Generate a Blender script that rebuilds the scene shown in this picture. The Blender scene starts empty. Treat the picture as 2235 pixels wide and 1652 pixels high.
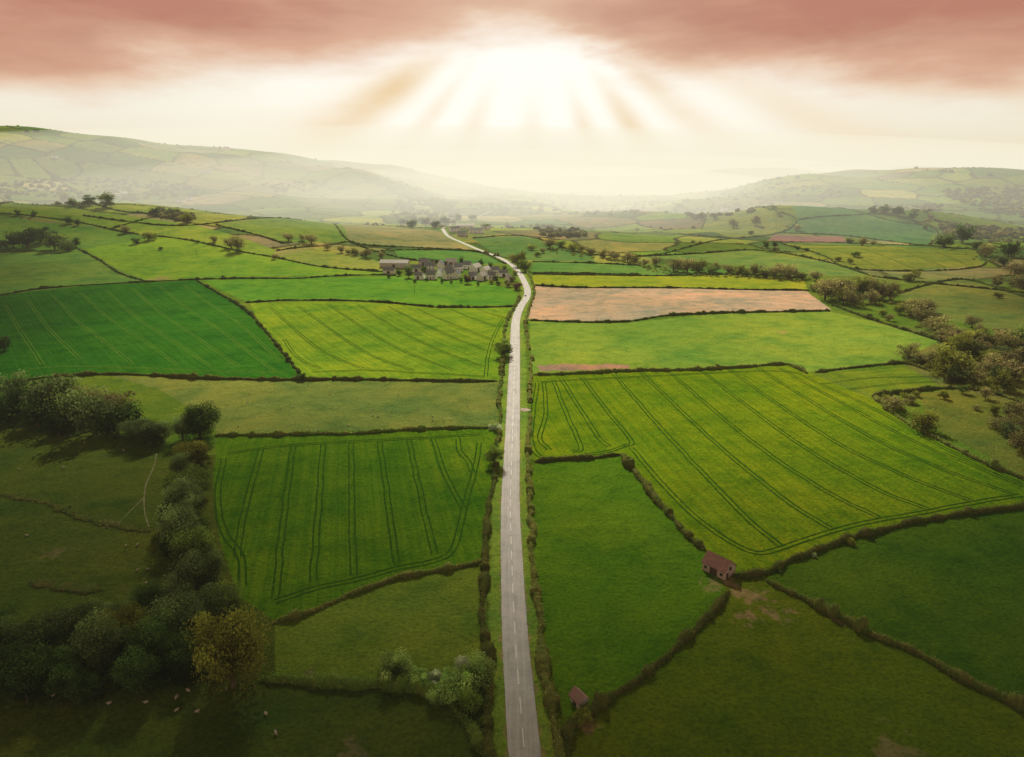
import bpy, math, random
import numpy as np
from mathutils import Vector
rng=np.random.default_rng(7); random.seed(7)
SC=bpy.context.scene; COL=SC.collection
SC.view_settings.view_transform='Standard'; SC.view_settings.look='None'; SC.view_settings.exposure=0
# ---------------------------------------------------------------- camera / survey
P=math.radians(16.7); CH=113.0; F=1490.0
SP,CP=math.sin(P),math.cos(P)
SUN_EL=math.radians(35); SUN_AZ=math.radians(-6)
cam=bpy.data.cameras.new("camera"); co=bpy.data.objects.new("camera",cam); COL.objects.link(co)
cam.sensor_width=36; cam.lens=24; cam.clip_end=40000; cam.clip_start=1
co.location=(0,0,CH); co.rotation_euler=(math.radians(90)-P,0,0); SC.camera=co
def bearing(u,v):
    a=(np.asarray(u,float)-1117.5)/F; b=-(np.asarray(v,float)-826)/F
    return np.stack([a,CP+b*SP,-SP+b*CP],-1)
def azel(u,v):
    d=bearing(u,v); return math.atan2(d[0],d[1]), math.atan2(d[2],math.hypot(d[0],d[1]))
# ---------------------------------------------------------------- noise + terrain height
def hsh(i,j,s=0):
    n=(i*374761393+j*668265263+s*1442695041)&0xffffffff
    n=((n^(n>>13))*1274126177)&0xffffffff
    return ((n^(n>>16))&0xffffff)/float(0xffffff)
def vn(x,y,s=0):
    xi=np.floor(x).astype(np.int64); yi=np.floor(y).astype(np.int64); fx=x-xi; fy=y-yi
    fx=fx*fx*fx*(fx*(fx*6-15)+10); fy=fy*fy*fy*(fy*(fy*6-15)+10)
    return (hsh(xi,yi,s)*(1-fx)+hsh(xi+1,yi,s)*fx)*(1-fy)+(hsh(xi,yi+1,s)*(1-fx)+hsh(xi+1,yi+1,s)*fx)*fy
def ss(a,b,x):
    t=np.clip((x-a)/(b-a),0,1); return t*t*(3-2*t)
def ridge(pts,w):
    out=[]
    for u,v,y in pts:
        d=bearing(u,v); t=y/d[1]; out.append((d[0]*t,y,CH+d[2]*t))
    return np.array(out),w
RID=[ridge([(-700,300,2300),(-300,280,2500),(0,286,2700),(300,300,2900),(600,332,3200),(800,364,3500),(930,408,3900),(990,436,4000)],780),
     ridge([(1500,436,2600),(1620,416,2600),(1750,392,2600),(1960,367,2600),(2235,382,2400),(2600,395,2200)],560),
     ridge([(200,350,7800),(700,352,7800),(1000,358,7500),(1300,352,7700),(1600,353,7700),(1900,362,7500),(2400,372,7000)],900),
     ridge([(700,384,5400),(900,374,5200),(1080,370,5200),(1200,386,5200)],420),
     ridge([(1180,396,4300),(1350,380,4200),(1600,370,4200),(1800,368,4200)],360),
     ridge([(640,368,2750),(780,380,2650),(880,397,2550),(950,422,2500),(1000,446,2450)],230),
     ridge([(-500,440,1300),(0,446,1300),(200,452,1250),(420,480,1200)],330),
     ridge([(420,436,2150),(560,428,2150),(700,436,2200)],200),
     ridge([(1600,462,1700),(1680,448,1700),(1760,455,1650),(1880,470,1600)],230)]
def hgt(x,y):
    x=np.asarray(x,float); y=np.asarray(y,float)
    acc=np.zeros(np.broadcast(x,y).shape)
    for pts,w in RID:
        best=np.full(acc.shape,1e18); zz=np.zeros(acc.shape)
        for a,b in zip(pts[:-1],pts[1:]):
            dx,dy=b[0]-a[0],b[1]-a[1]; L=dx*dx+dy*dy
            t=np.clip(((x-a[0])*dx+(y-a[1])*dy)/L,0,1)
            d=(x-a[0]-t*dx)**2+(y-a[1]-t*dy)**2
            m=d<best; best=np.where(m,d,best); zz=np.where(m,a[2]+t*(b[2]-a[2]),zz)
        c=zz*np.exp(-best/(w*w)); acc=acc+c**4
    acc=acc**.25
    r=np.hypot(x,y)
    roll=(vn(x/320,y/320,3)-.5)*2
    return acc*(1+0.16*(vn(x/260,y/260,5)-.5))+roll*18*ss(750,1900,r)+1.6*np.sin(x*0.021+1)*np.sin(y*0.017+.4)*ss(60,300,r)
def survey(uv):
    uv=np.asarray(uv,float).reshape(-1,2); d=bearing(uv[:,0],uv[:,1]); d=d/d[:,1:2]
    ts=np.geomspace(50,11000,620)
    X=d[:,0:1]*ts; Y=np.broadcast_to(ts,X.shape); Z=CH+d[:,2:3]*ts
    D=Z-hgt(X,Y); below=D<0
    k=np.argmax(below,1); k=np.where(below.any(1),k,len(ts)-1); k=np.maximum(k,1)
    i=np.arange(len(k)); d0=D[i,k-1]; d1=D[i,k]; f=np.clip(d0/(d0-d1+1e-9),0,1)
    t=ts[k-1]+(ts[k]-ts[k-1])*f
    return np.stack([d[:,0]*t,t],-1)
def depth(p,z=0): return p[1]*CP+(CH-z)*SP
def smooth_line(w,step):
    w=np.asarray(w,float); n=len(w)
    if n<3: pts=w
    else:
        e=np.vstack([2*w[0]-w[1],w,2*w[-1]-w[-2]]); pts=[]
        for i in range(1,n):
            p0,p1,p2,p3=e[i-1],e[i],e[i+1],e[i+2]
            for t in np.linspace(0,1,10,endpoint=False):
                pts.append(.5*((2*p1)+(p2-p0)*t+(2*p0-5*p1+4*p2-p3)*t*t+(3*p1-p0-3*p2+p3)*t**3))
        pts.append(w[-1]); pts=np.array(pts)
    s=np.r_[0,np.cumsum(np.hypot(*np.diff(pts,axis=0).T))]
    m=max(2,int(s[-1]/step)+1); q=np.linspace(0,s[-1],m)
    return np.stack([np.interp(q,s,pts[:,0]),np.interp(q,s,pts[:,1])],-1)
# ---------------------------------------------------------------- mesh + material helpers
def make_mesh(name,V,Fc,smooth=False,attrs=None):
    V=np.asarray(V,np.float32); Fc=np.asarray(Fc,np.int32); me=bpy.data.meshes.new(name)
    me.vertices.add(len(V)); me.vertices.foreach_set("co",V.ravel())
    k=Fc.shape[1]; me.loops.add(Fc.size); me.loops.foreach_set("vertex_index",Fc.ravel())
    me.polygons.add(len(Fc)); me.polygons.foreach_set("loop_start",np.arange(0,Fc.size,k,dtype=np.int32))
    me.update(calc_edges=True); 
    if smooth: me.polygons.foreach_set("use_smooth",np.ones(len(Fc),bool))
    if attrs:
        for n,(t,a) in attrs.items():
            at=me.attributes.new(n,t,'POINT'); at.data.foreach_set("color" if t=='FLOAT_COLOR' else "value",np.asarray(a,np.float32).ravel())
    return me
def obj(name,me,mat=None,parent=None,**kw):
    o=bpy.data.objects.new(name,me); COL.objects.link(o)
    if mat is not None and me is not None and len(me.materials)==0: me.materials.append(mat)
    if parent: o.parent=parent
    for k,v in kw.items(): o[k]=v
    return o
class NB:
    def __init__(s,nt): s.nt=nt; nt.nodes.clear()
    def n(s,t,**kw):
        x=s.nt.nodes.new(t)
        for k,v in kw.items(): setattr(x,k,v)
        return x
    def put(s,sock,v):
        if hasattr(v,'is_output'): s.nt.links.new(v,sock)
        elif v is not None: sock.default_value=v
    def m(s,op,a,b=None,c=None,clamp=False):
        x=s.n('ShaderNodeMath',operation=op,use_clamp=clamp); s.put(x.inputs[0],a)
        if b is not None: s.put(x.inputs[1],b)
        if c is not None: s.put(x.inputs[2],c)
        return x.outputs[0]
    def mr(s,v,a,b,c=0.,d=1.,it='SMOOTHSTEP'):
        x=s.n('ShaderNodeMapRange',interpolation_type=it); s.put(x.inputs[0],v)
        for i,q in enumerate((a,b,c,d)): s.put(x.inputs[i+1],q)
        return x.outputs[0]
    def mix(s,f,a,b,bt='MIX'):
        x=s.n('ShaderNodeMix',data_type='RGBA',blend_type=bt,clamp_factor=True); s.put(x.inputs[0],f)
        s.put(x.inputs[6],(*a,1) if isinstance(a,tuple) else a); s.put(x.inputs[7],(*b,1) if isinstance(b,tuple) else b)
        return x.outputs[2]
    def noise(s,vec,scale,det=3,rough=.55,dim='3D'):
        x=s.n('ShaderNodeTexNoise',noise_dimensions=dim)
        if vec is not None: s.put(x.inputs['Vector'],vec)
        x.inputs['Scale'].default_value=scale; x.inputs['Detail'].default_value=det; x.inputs['Roughness'].default_value=rough
        return x.outputs[0]
    def comb(s,x,y,z=0.):
        c=s.n('ShaderNodeCombineXYZ'); s.put(c.inputs[0],x); s.put(c.inputs[1],y); s.put(c.inputs[2],z); return c.outputs[0]
    def sq(s,a,c,w):
        return s.m('POWER',s.m('ABSOLUTE',s.m('DIVIDE',s.m('SUBTRACT',a,c),w)),2.)
def new_mat(name):
    m=bpy.data.materials.new(name); m.use_nodes=True; return m,NB(m.node_tree)
def simple_mat(name,col,var=.25,scale=1.,rough=.85,bump=.2,col2=None,spec=.2):
    m,b=new_mat(name); tc=b.n('ShaderNodeTexCoord').outputs['Object']
    n1=b.noise(tc,scale,5,.65); n2=b.noise(tc,scale*.13,2)
    c2=col2 or tuple(c*.5 for c in col)
    c=b.mix(b.mr(n1,.35,.7),col,c2); c=b.mix(b.m('MULTIPLY',b.mr(n2,.4,.7),var),c,tuple(min(1,q*1.5) for q in col))
    p=b.n('ShaderNodeBsdfPrincipled'); b.put(p.inputs['Base Color'],c); p.inputs['Roughness'].default_value=rough
    p.inputs['Specular IOR Level'].default_value=spec
    if bump:
        bp=b.n('ShaderNodeBump'); bp.inputs['Strength'].default_value=bump; bp.inputs['Distance'].default_value=.1; b.put(bp.inputs['Height'],n1); b.put(p.inputs['Normal'],bp.outputs[0])
    o=b.n('ShaderNodeOutputMaterial'); b.put(o.inputs[0],p.outputs[0]); return m
def leaf_mat(name,col,alt,transl=.45):
    m,b=new_mat(name); a=b.n('ShaderNodeAttribute',attribute_name='shade').outputs['Fac']
    r=b.n('ShaderNodeObjectInfo').outputs['Random']
    g=b.n('ShaderNodeNewGeometry').outputs['Position']
    n=b.noise(g,.35,2)
    c=b.mix(b.mr(n,.35,.65),col,alt); c=b.mix(b.m('MULTIPLY',r,.5),c,alt)
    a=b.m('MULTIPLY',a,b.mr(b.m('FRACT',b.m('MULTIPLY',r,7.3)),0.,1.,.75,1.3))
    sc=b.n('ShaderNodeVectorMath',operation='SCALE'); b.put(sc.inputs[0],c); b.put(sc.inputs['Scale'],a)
    d=b.n('ShaderNodeBsdfDiffuse'); b.put(d.inputs[0],sc.outputs[0])
    t=b.n('ShaderNodeBsdfTranslucent'); b.put(t.inputs[0],sc.outputs[0])
    mx=b.n('ShaderNodeMixShader'); mx.inputs[0].default_value=transl; b.put(mx.inputs[1],d.outputs[0]); b.put(mx.inputs[2],t.outputs[0])
    o=b.n('ShaderNodeOutputMaterial'); b.put(o.inputs[0],mx.outputs[0]); return m
LM={'d':leaf_mat('dark_foliage',(.060,.13,.028),(.10,.175,.04)),
    'm':leaf_mat('green_foliage',(.16,.28,.045),(.23,.32,.06)),
    'l':leaf_mat('light_green_foliage',(.30,.50,.11),(.40,.54,.16)),
    'y':leaf_mat('olive_foliage',(.27,.32,.045),(.32,.34,.06)),
    'b':leaf_mat('budding_brown_foliage',(.46,.35,.17),(.35,.37,.12)),
    'g':leaf_mat('grey_green_foliage',(.15,.235,.07),(.20,.275,.09)),
    'p':leaf_mat('purple_foliage',(.12,.025,.05),(.15,.05,.06)),
    'w':leaf_mat('blossom_foliage',(.80,.80,.70),(.30,.42,.15)),
    'h':leaf_mat('hedge_foliage',(.17,.28,.05),(.28,.29,.075)),
    'e':leaf_mat('far_hedge_foliage',(.09,.15,.035),(.15,.18,.045)),
    'f':leaf_mat('woodland_foliage',(.16,.21,.06),(.27,.25,.09))}
BARK=simple_mat('bark',(.16,.12,.08),scale=3)
# ---------------------------------------------------------------- traced places (surveyed onto the ground)
W=lambda s:[tuple(float(q) for q in p.split(',')) for p in s.split()]
road_w=smooth_line(survey(W("1165,1760 1146,1652 1133,1500 1125,1400 1118,1250 1114,1100 1117,1000 1120,900 1123,800 1124,760 1126,700 1136,670 1149,650 1151,632 1142,610 1129,590 1113,575 1085,560 1045,545 1010,530 978,515 966,500")),2.)
road_w=np.vstack([[road_w[0]+(road_w[0]-road_w[3])*k for k in (30,20,10)],road_w]); road_w=smooth_line(road_w[::1],2.)
FIELDS=[ # polygon, colour, row direction (two points along the drilled rows) for crops
 ("-900,650 -900,1900 1130,1900 1115,1652 1090,1400 1075,1200 1070,950 400,1000 0,840",(.095,.145,.020),0),
 ("1190,1900 1180,1500 1160,1200 1155,1000 2235,1120 3300,1100 3300,1900",(.11,.185,.009),0),
 ("475,955 1075,935 1090,960 1078,1050 1062,1225 930,1250 720,1315 600,1355 520,1300 480,1180 465,1050",(.110,.25,.009),"766,966 773,1255"),
 ("1160,818 1400,810 1600,805 1720,797 1770,815 1900,870 2050,960 2240,1045 2700,1200 2500,1130 2235,1105 2020,1135 1850,1180 1700,1235 1600,1245 1540,1200 1450,1110 1355,992 1165,1005",(.205,.325,.007),"1460,811 1922,1132"),
 ("545,662 700,657 870,664 1130,668 1105,740 1090,830 900,828 660,826 620,770 570,710",(.24,.40,.022),"715,665 990,808"),
 ("-300,668 0,645 200,622 430,610 530,670 650,815 640,828 330,818 230,815 110,822 0,838 -300,860",(.042,.195,.014),"232,634 460,800"),
 ("1155,702 1360,704 1560,685 1810,680 1900,700 2050,745 1960,790 1790,808 1760,812 1720,795 1500,806 1160,815",(.23,.40,.05),0),
 ("1172,798 1230,794 1290,797 1330,793 1375,797 1372,806 1280,808 1180,810",(.42,.29,.20),0),
 ("1168,622 1260,628 1500,630 1760,635 1815,675 1700,680 1560,683 1450,688 1360,700 1240,700 1152,696",(.68,.50,.36),"1200,640 1780,650"),
 ("1165,600 1400,602 1600,600 1755,610 1762,632 1500,628 1260,627 1165,621",(.34,.43,.03),0),
 ("240,820 640,830 1090,833 1085,930 850,938 480,950 430,900 350,850",(.20,.28,.06),0),
 ("440,612 720,605 860,602 1000,605 1130,635 1128,665 950,668 700,652 540,658",(.14,.36,.03),0),
 ("1165,1012 1355,995 1450,1112 1540,1205 1585,1290 1500,1390 1350,1510 1240,1600 1215,1500 1180,1350 1160,1150",(.095,.235,.010),0),
 ("1700,1235 1850,1180 2020,1135 2235,1105 2700,1060 2700,1800 2235,1545 2000,1430 1670,1265",(.070,.165,.010),0),
 ("600,1360 720,1315 870,1262 1060,1232 1062,1430 1050,1500 880,1495 720,1490 600,1480",(.18,.28,.03),0),
 ("1800,815 1960,795 2060,825 2030,845 1900,862",(.20,.30,.02),"1850,850 2050,833"),
 ("1900,700 2240,760 2240,900 2050,840 1960,790 2050,745",(.18,.22,.05),0),
 ("2000,860 2100,850 2240,900 2240,1040 2050,940",(.16,.21,.035),0),
 ("1960,640 2100,610 2240,650 2240,730 2080,700 1980,670",(.20,.27,.06),0),
 ("170,545 350,515 600,560 860,598 720,603 430,608 320,613",(.21,.41,.035),0),
 ("-300,560 0,550 170,545 320,612 200,622 0,642 -300,660",(.17,.34,.06),0),
 ("-300,470 0,472 240,500 350,515 170,545 0,550 -300,560",(.15,.32,.05),0),
 ("100,450 430,490 600,545 600,560 350,515 240,500 0,466 0,445",(.24,.39,.05),0),
 ("610,560 700,540 850,575 860,592 700,582",(.28,.37,.07),0),
 ("740,488 960,505 1040,545 900,540 760,527",(.32,.34,.14),0),
 ("470,490 600,475 740,488 760,527 620,530",(.21,.34,.06),0),
 ("860,545 1040,548 1105,575 1000,578 870,562",(.12,.31,.06),0),
 ("1160,570 1300,575 1500,580 1640,597 1400,600 1160,596",(.13,.31,.06),0),
 ("1030,520 1150,515 1290,555 1300,573 1160,568 1090,558",(.13,.28,.07),0),
 ("1400,560 1640,545 1800,570 1900,602 1750,604 1560,575",(.19,.32,.07),0),
 ("1690,511 1840,516 1855,530 1672,527",(.36,.20,.17),0),
 ("1700,445 1900,470 2040,500 2025,535 1850,514 1710,507 1740,480",(.11,.27,.09),0),
 ("1700,530 2130,545 2145,580 1990,590 1850,585",(.27,.33,.05),"1800,541 1920,583"),
 ("1560,462 1690,460 1730,482 1690,508 1600,520 1530,500",(.23,.31,.07),0),
]
POLY=[(survey(W(s)),c,k) for s,c,k in FIELDS]
def inside(px,py,poly):
    r=np.zeros(px.shape,bool); n=len(poly); j=n-1
    for i in range(n):
        xi,yi=poly[i]; xj,yj=poly[j]
        c=((yi>py)!=(yj>py)); r^=c&(px<(xj-xi)*(py-yi)/(yj-yi+1e-12)+xi); j=i
    return r
CX,CY=150.,130.
def vor(x,y):
    x=x+30*(vn(x/90,y/90,21)-.5); y=y+30*(vn(x/90,y/90,22)-.5)
    gx=np.floor(x/CX).astype(np.int64); gy=np.floor(y/CY).astype(np.int64)
    f1=np.full(x.shape,1e18); f2=f1.copy(); idr=np.zeros(x.shape)
    for i in (-1,0,1):
        for j in (-1,0,1):
            a=gx+i; b=gy+j
            sx=(a+.12+.76*hsh(a,b,11))*CX; sy=(b+.12+.76*hsh(a,b,12))*CY
            d=np.hypot(x-sx,y-sy); m=d<f1
            f2=np.where(m,f1,np.minimum(f2,d)); idr=np.where(m,hsh(a,b,13),idr); f1=np.where(m,d,f1)
    return f1,f2,idr
PAL=np.array([(.16,.27,.04),(.23,.34,.05),(.12,.23,.06),(.32,.36,.08),(.14,.23,.06),(.34,.34,.14),(.19,.33,.04),(.10,.19,.05),(.26,.27,.08),(.16,.29,.06),(.28,.26,.13),(.30,.38,.06)])
SOIL=[(1640,1300,4,2.5,.6),(1690,1335,4,2,.6),(1600,1275,3,2,.7),(1625,1345,3,2,.6),(1560,1275,3,2,.5),(1290,1590,2,2,.6),(690,1487,2,2,.6),(1960,1640,5,3,.45),(760,1648,5,2,.4),(345,608,12,5,.7),(1705,725,5,3,.6),(970,641,4,2,.6),(120,1205,3,2,.3),(240,1140,3,3,.4),(1830,1355,2,3,.5),(680,1470,2,2,.4)]
SOILW=[(survey([(a,b)])[0],r,q,w) for a,b,r,q,w in SOIL]
# ---------------------------------------------------------------- ground sheet
ang=np.r_[np.linspace(-180,-54,43,endpoint=False),np.linspace(-54,54,880,endpoint=False),np.linspace(54,180,42,endpoint=False)]*math.pi/180
rs=[2.,12.]; r=24.
while r<12500: rs.append(r); r+=max(.55,min(r*.0052,13) if r<5600 else 60)
rs=np.array(rs); A,R=np.meshgrid(ang,rs); X=(R*np.sin(A)).ravel(); Y=(R*np.cos(A)).ravel()
Z=hgt(X,Y); r_=R.ravel()
far=ss(820,1000,r_)
f1,f2,idr=vor(X,Y)
colr=PAL[(idr*11.99).astype(int)]*(.75+.55*((idr*97)%1))[:,None]
near=np.array([.14,.25,.025])
colr=colr*far[:,None]+near*(1-far)[:,None]
edge=(1-ss(4,10,f2-f1))*far
rowc=np.zeros(len(X)); crop=np.zeros(len(X))
for poly,c,k in POLY:
    lo=poly.min(0); hi=poly.max(0); idx=np.where((X>=lo[0])&(X<=hi[0])&(Y>=lo[1])&(Y<=hi[1]))[0]
    if len(idx)==0: continue
    m=idx[inside(X[idx],Y[idx],poly)]; colr[m]=c; edge[m]=0; crop[m]=0
    if k:
        q=survey(W(k)); t=q[1]-q[0]; t/=np.hypot(*t); rowc[m]=-t[1]*X[m]+t[0]*Y[m]; crop[m]=1
idx=np.where((r_<1500)&(np.abs(A.ravel())<.5))[0]; dr=np.full(len(idx),1e9)
rp=road_w[::3]
for a in range(0,len(idx),40000):
    s=idx[a:a+40000]; dr[a:a+40000]=np.sqrt(((X[s,None]-rp[None,:,0])**2+(Y[s,None]-rp[None,:,1])**2).min(1))
vg=1-ss(6.6,7.6,dr+1.0*(vn(X[idx]/4,Y[idx]/4,8)-.5)); colr[idx]=colr[idx]*(1-vg)[:,None]+np.array([.22,.38,.05])*vg[:,None]; crop[idx]*=(1-vg)
vg=(1-ss(3.6,4.2,dr+1.2*(vn(X[idx]/3,Y[idx]/3,9)-.5)))*.7; colr[idx]=colr[idx]*(1-vg)[:,None]+np.array([.36,.32,.16])*vg[:,None]
for c,rad,q,wt in SOILW:
    m=np.where(np.hypot(X-c[0],Y-c[1])<rad*2)[0]
    if len(m)==0: continue
    d=np.hypot(X[m]-c[0],Y[m]-c[1])/rad+1.6*(vn(X[m]/q,Y[m]/q,4)-.5)+.8*(vn(X[m]/q*3,Y[m]/q*3,6)-.5)
    w=(1-ss(.45,1.1,d))*wt; colr[m]=colr[m]*(1-w)[:,None]+np.array([.36,.27,.17])*w[:,None]
colr=colr*(1-.9*edge)[:,None]+np.array([.05,.06,.02])*(.9*edge)[:,None]
nA=len(ang); nR=len(rs)
i0=np.arange(nR-1)[:,None]*nA; j=np.arange(nA)[None,:]; jn=(j+1)%nA
Fq=np.stack([i0+j,i0+jn,i0+nA+jn,i0+nA+j],-1).reshape(-1,4)[:,::-1]
gm=make_mesh("ground",np.stack([X,Y,Z],-1),Fq,True,{'field':('FLOAT_COLOR',np.c_[colr,np.ones(len(colr))]),'rowc':('FLOAT',rowc),'crop':('FLOAT',crop)})
m,b=new_mat('field_ground')
pos=b.n('ShaderNodeNewGeometry').outputs['Position']
fc=b.n('ShaderNodeAttribute',attribute_name='field').outputs['Color']; rc=b.n('ShaderNodeAttribute',attribute_name='rowc').outputs['Fac']; cr=b.n('ShaderNodeAttribute',attribute_name='crop').outputs['Fac']
n0=b.noise(pos,.0065,3,.5); n1=b.noise(pos,.014,4,.6); n2=b.noise(pos,.09,5,.65); n3=b.noise(pos,.9,4,.7); n4=b.noise(pos,.03,5,.7)
rw=b.noise(b.comb(b.m('MULTIPLY',rc,.42),b.m('MULTIPLY',n1,2.)),1.,3,.7)
c=b.mix(b.mr(n1,.3,.7,0.,.8),fc,b.mix(1.,fc,(1.4,1.08,.9),'MULTIPLY'))
c=b.mix(b.mr(n0,.42,.66,0.,.7),c,b.mix(1.,c,(1.55,1.25,1.2),'MULTIPLY'))
c=b.mix(b.mr(n4,.42,.7,0.,.8),c,b.mix(1.,c,(.48,.72,.8),'MULTIPLY'))
c=b.mix(b.mr(n2,.45,.7,0.,.7),c,b.mix(1.,c,(.58,.74,.7),'MULTIPLY'))
c=b.mix(b.mr(n3,.35,.72,0.,.8),c,b.mix(1.,c,(.48,.56,.6),'MULTIPLY'))
c=b.mix(b.m('MULTIPLY',cr,b.mr(rw,.4,.62,0.,.8)),c,b.mix(1.,c,(.60,.80,.75),'MULTIPLY'))
p=b.n('ShaderNodeBsdfPrincipled'); b.put(p.inputs['Base Color'],c); p.inputs['Roughness'].default_value=1.; p.inputs['Specular IOR Level'].default_value=0.
bp=b.n('ShaderNodeBump'); bp.inputs['Strength'].default_value=.7; bp.inputs['Distance'].default_value=.9; b.put(bp.inputs['Height'],b.m('ADD',n3,b.m('MULTIPLY',n2,2.5))); b.put(p.inputs['Normal'],bp.outputs[0])
b.put(b.n('ShaderNodeOutputMaterial').inputs[0],p.outputs[0])
obj("ground",gm,m,kind="structure",label="rolling green farmland of pastures and crop fields")
# ---------------------------------------------------------------- ribbons
def ribbon(line,width,zo,nx=2,jit=0.):
    t=np.gradient(line,axis=0); t/=np.hypot(t[:,0],t[:,1])[:,None]+1e-9; nrm=np.stack([-t[:,1],t[:,0]],-1)
    o=np.linspace(-.5,.5,nx); w=width*(1+jit*(rng.random(len(line))-.5))
    V=line[:,None,:]+nrm[:,None,:]*(o[None,:,None]*w[:,None,None])
    Vx=V[...,0].ravel(); Vy=V[...,1].ravel(); Vz=hgt(Vx,Vy)+zo
    i=np.arange(len(line)-1)[:,None]*nx; k=np.arange(nx-1)[None,:]
    Fc=np.stack([i+k,i+k+nx,i+nx+k+1,i+k+1],-1).reshape(-1,4)[:,::-1]
    return np.stack([Vx,Vy,Vz],-1),Fc
def join(parts):
    V=[];Fc=[];n=0
    for v,f in parts: V.append(v);Fc.append(f+n);n+=len(v)
    return np.vstack(V),np.vstack(Fc)
m,b=new_mat('worn_asphalt'); pos=b.n('ShaderNodeNewGeometry').outputs['Position']
n1=b.noise(pos,.15,5,.7); n2=b.noise(pos,3.,4,.7)
mp=b.n('ShaderNodeMapping'); b.put(mp.inputs[0],pos); mp.inputs['Scale'].default_value=(1.2,.03,1); n3=b.noise(mp.outputs[0],1.,4,.6)
c=b.mix(b.mr(n1,.4,.62),(.60,.59,.58),(.47,.47,.47)); c=b.mix(b.mr(n3,.42,.62,0.,.6),c,(.70,.68,.65)); c=b.mix(b.mr(n2,.4,.7,0.,.4),c,(.32,.32,.32))
p=b.n('ShaderNodeBsdfPrincipled'); b.put(p.inputs['Base Color'],c); p.inputs['Roughness'].default_value=.85; p.inputs['Specular IOR Level'].default_value=.2
b.put(b.n('ShaderNodeOutputMaterial').inputs[0],p.outputs[0]); ROADM=m
v,f=ribbon(road_w,6.6,.10,7,.04); obj("road",make_mesh("road",v,f,True),ROADM,kind="structure",label="pale worn country road")
parts=[]; s=0; L=smooth_line(road_w,1.)
L=L[np.hypot(L[:,0],L[:,1])<560]
while s+6<len(L):
    parts.append(ribbon(L[s:s+6],.26,.125)); s+=9
v,f=join(parts); PAINT=simple_mat('road_paint',(.95,.95,.93),scale=4,bump=0,col2=(.85,.84,.82)); obj("road_marking",make_mesh("road_marking",v,f),PAINT,kind="structure",label="dashed white centre line")
TRK=simple_mat('farm_track_soil',(.48,.38,.30),scale=.6)
for s in ["1136,893 1144,893 1152,897","966,500 985,488 1020,480 1050,470 1078,458"]:
    v,f=ribbon(smooth_line(survey(W(s)),2.),4.,.07,3,.4); obj("track",make_mesh("track",v,f),TRK,kind="structure",label="bare earth farm track")
PATH=simple_mat('trodden_path',(.20,.20,.09),scale=.8)
for s in ["342,990 335,1020 318,1060 315,1110 325,1150","250,1150 285,1115 315,1085"]:
    v,f=ribbon(smooth_line(survey(W(s)),1.),.4,.06,2,.9); obj("path",make_mesh("path",v,f),PATH,kind="structure",label="narrow trodden sheep path")
TLD=simple_mat('tramline_dark',(.024,.085,.006),scale=.5,bump=0,spec=0,rough=1,col2=(.045,.115,.006)); TLL=simple_mat('tramline_light',(.13,.24,.025),scale=.3,bump=0,col2=(.06,.19,.015),spec=0,rough=1)
TL=[(TLD,.6,["572,978 545,1070 523,1180 520,1215","640,975 620,1120 600,1305","705,970 695,1120 683,1270","766,966 768,1120 773,1255","828,962 848,1100 866,1228","892,958 920,1090 948,1210","945,958 970,1030 1000,1090 1012,1110",
  "500,990 600,975 765,964 900,957 1050,948","600,1312 690,1284 780,1264 870,1240 940,1226 985,1205 1005,1150 1018,1090 1035,1030 1046,965","490,1000 475,1080 490,1160 525,1210 530,1280","1000,957 1003,985 1020,1005 1032,1030"]),
 (TLD,.6,["1186,832 1192,900 1178,955 1200,982","1208,830 1235,900 1268,975 1250,985","1270,823 1320,890 1378,962 1362,972","1340,817 1480,975 1620,1120 1690,1180 1705,1192","1400,813 1560,965 1700,1080 1790,1140 1812,1152","1460,811 1640,962 1800,1070 1900,1120 1922,1132","1530,808 1720,952 1900,1060 2025,1110","1590,806 1800,950 1980,1040 2120,1092","1655,803 1880,942 2050,1020 2210,1078","1700,803 1950,940 2110,1010 2235,1062",
  "1378,978 1440,1050 1520,1130 1600,1185 1650,1206 1700,1197 1810,1160 1920,1135 2030,1115 2120,1098 2225,1080","1180,834 1400,822 1700,810 1790,838 1900,888 2050,972 2225,1054","1172,835 1166,985 1300,990 1370,972","1225,826 1300,945 1330,975"]),
 (TLD,.55,["590,672 650,725 710,770 795,805","650,668 730,725 810,775 900,808","715,665 800,720 890,770 990,808","780,665 870,720 960,765 1055,800","845,668 940,715 1060,765","910,674 1000,712 1072,740","980,674 1082,712","1040,674 1095,692","620,740 650,780 700,805","680,812 800,808 900,813 1000,818 1058,822","1060,822 1066,770 1080,730 1102,690"]),
 (TLD,.42,["1790,838 1900,825 2040,822","1850,850 1950,838 2050,833","1720,538 1850,575","1800,541 1920,583","1880,543 1990,585","1960,545 2060,582","2040,547 2110,578"]),
 (TLL,.55,["10,665 50,730 92,795","60,655 110,720 175,785","115,645 180,710 290,795","175,638 260,710 390,798","232,634 330,715 460,800","290,630 390,710 520,800","350,626 450,700 600,810","400,620 500,690 615,790","20,815 120,800 300,803 480,810 620,812"])]
for mat,wd,ls in TL:
    parts=[]
    for s in ls:
        l=smooth_line(survey(W(s)),1.6); l=l+.5*np.stack([vn(l[:,0]/9,l[:,1]/9,31)-.5,vn(l[:,0]/9,l[:,1]/9,32)-.5],-1)
        t=np.gradient(l,axis=0); t/=np.hypot(t[:,0],t[:,1])[:,None]; nn=np.stack([-t[:,1],t[:,0]],-1)
        for sg in (-.95,.95): parts.append(ribbon(l+nn*sg,wd,.07,2,.7))
    v,f=join(parts); obj("tractor_track",make_mesh("tractor_track",v,f),mat,kind="structure",label="paired tractor wheel lines through the crop")
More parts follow.
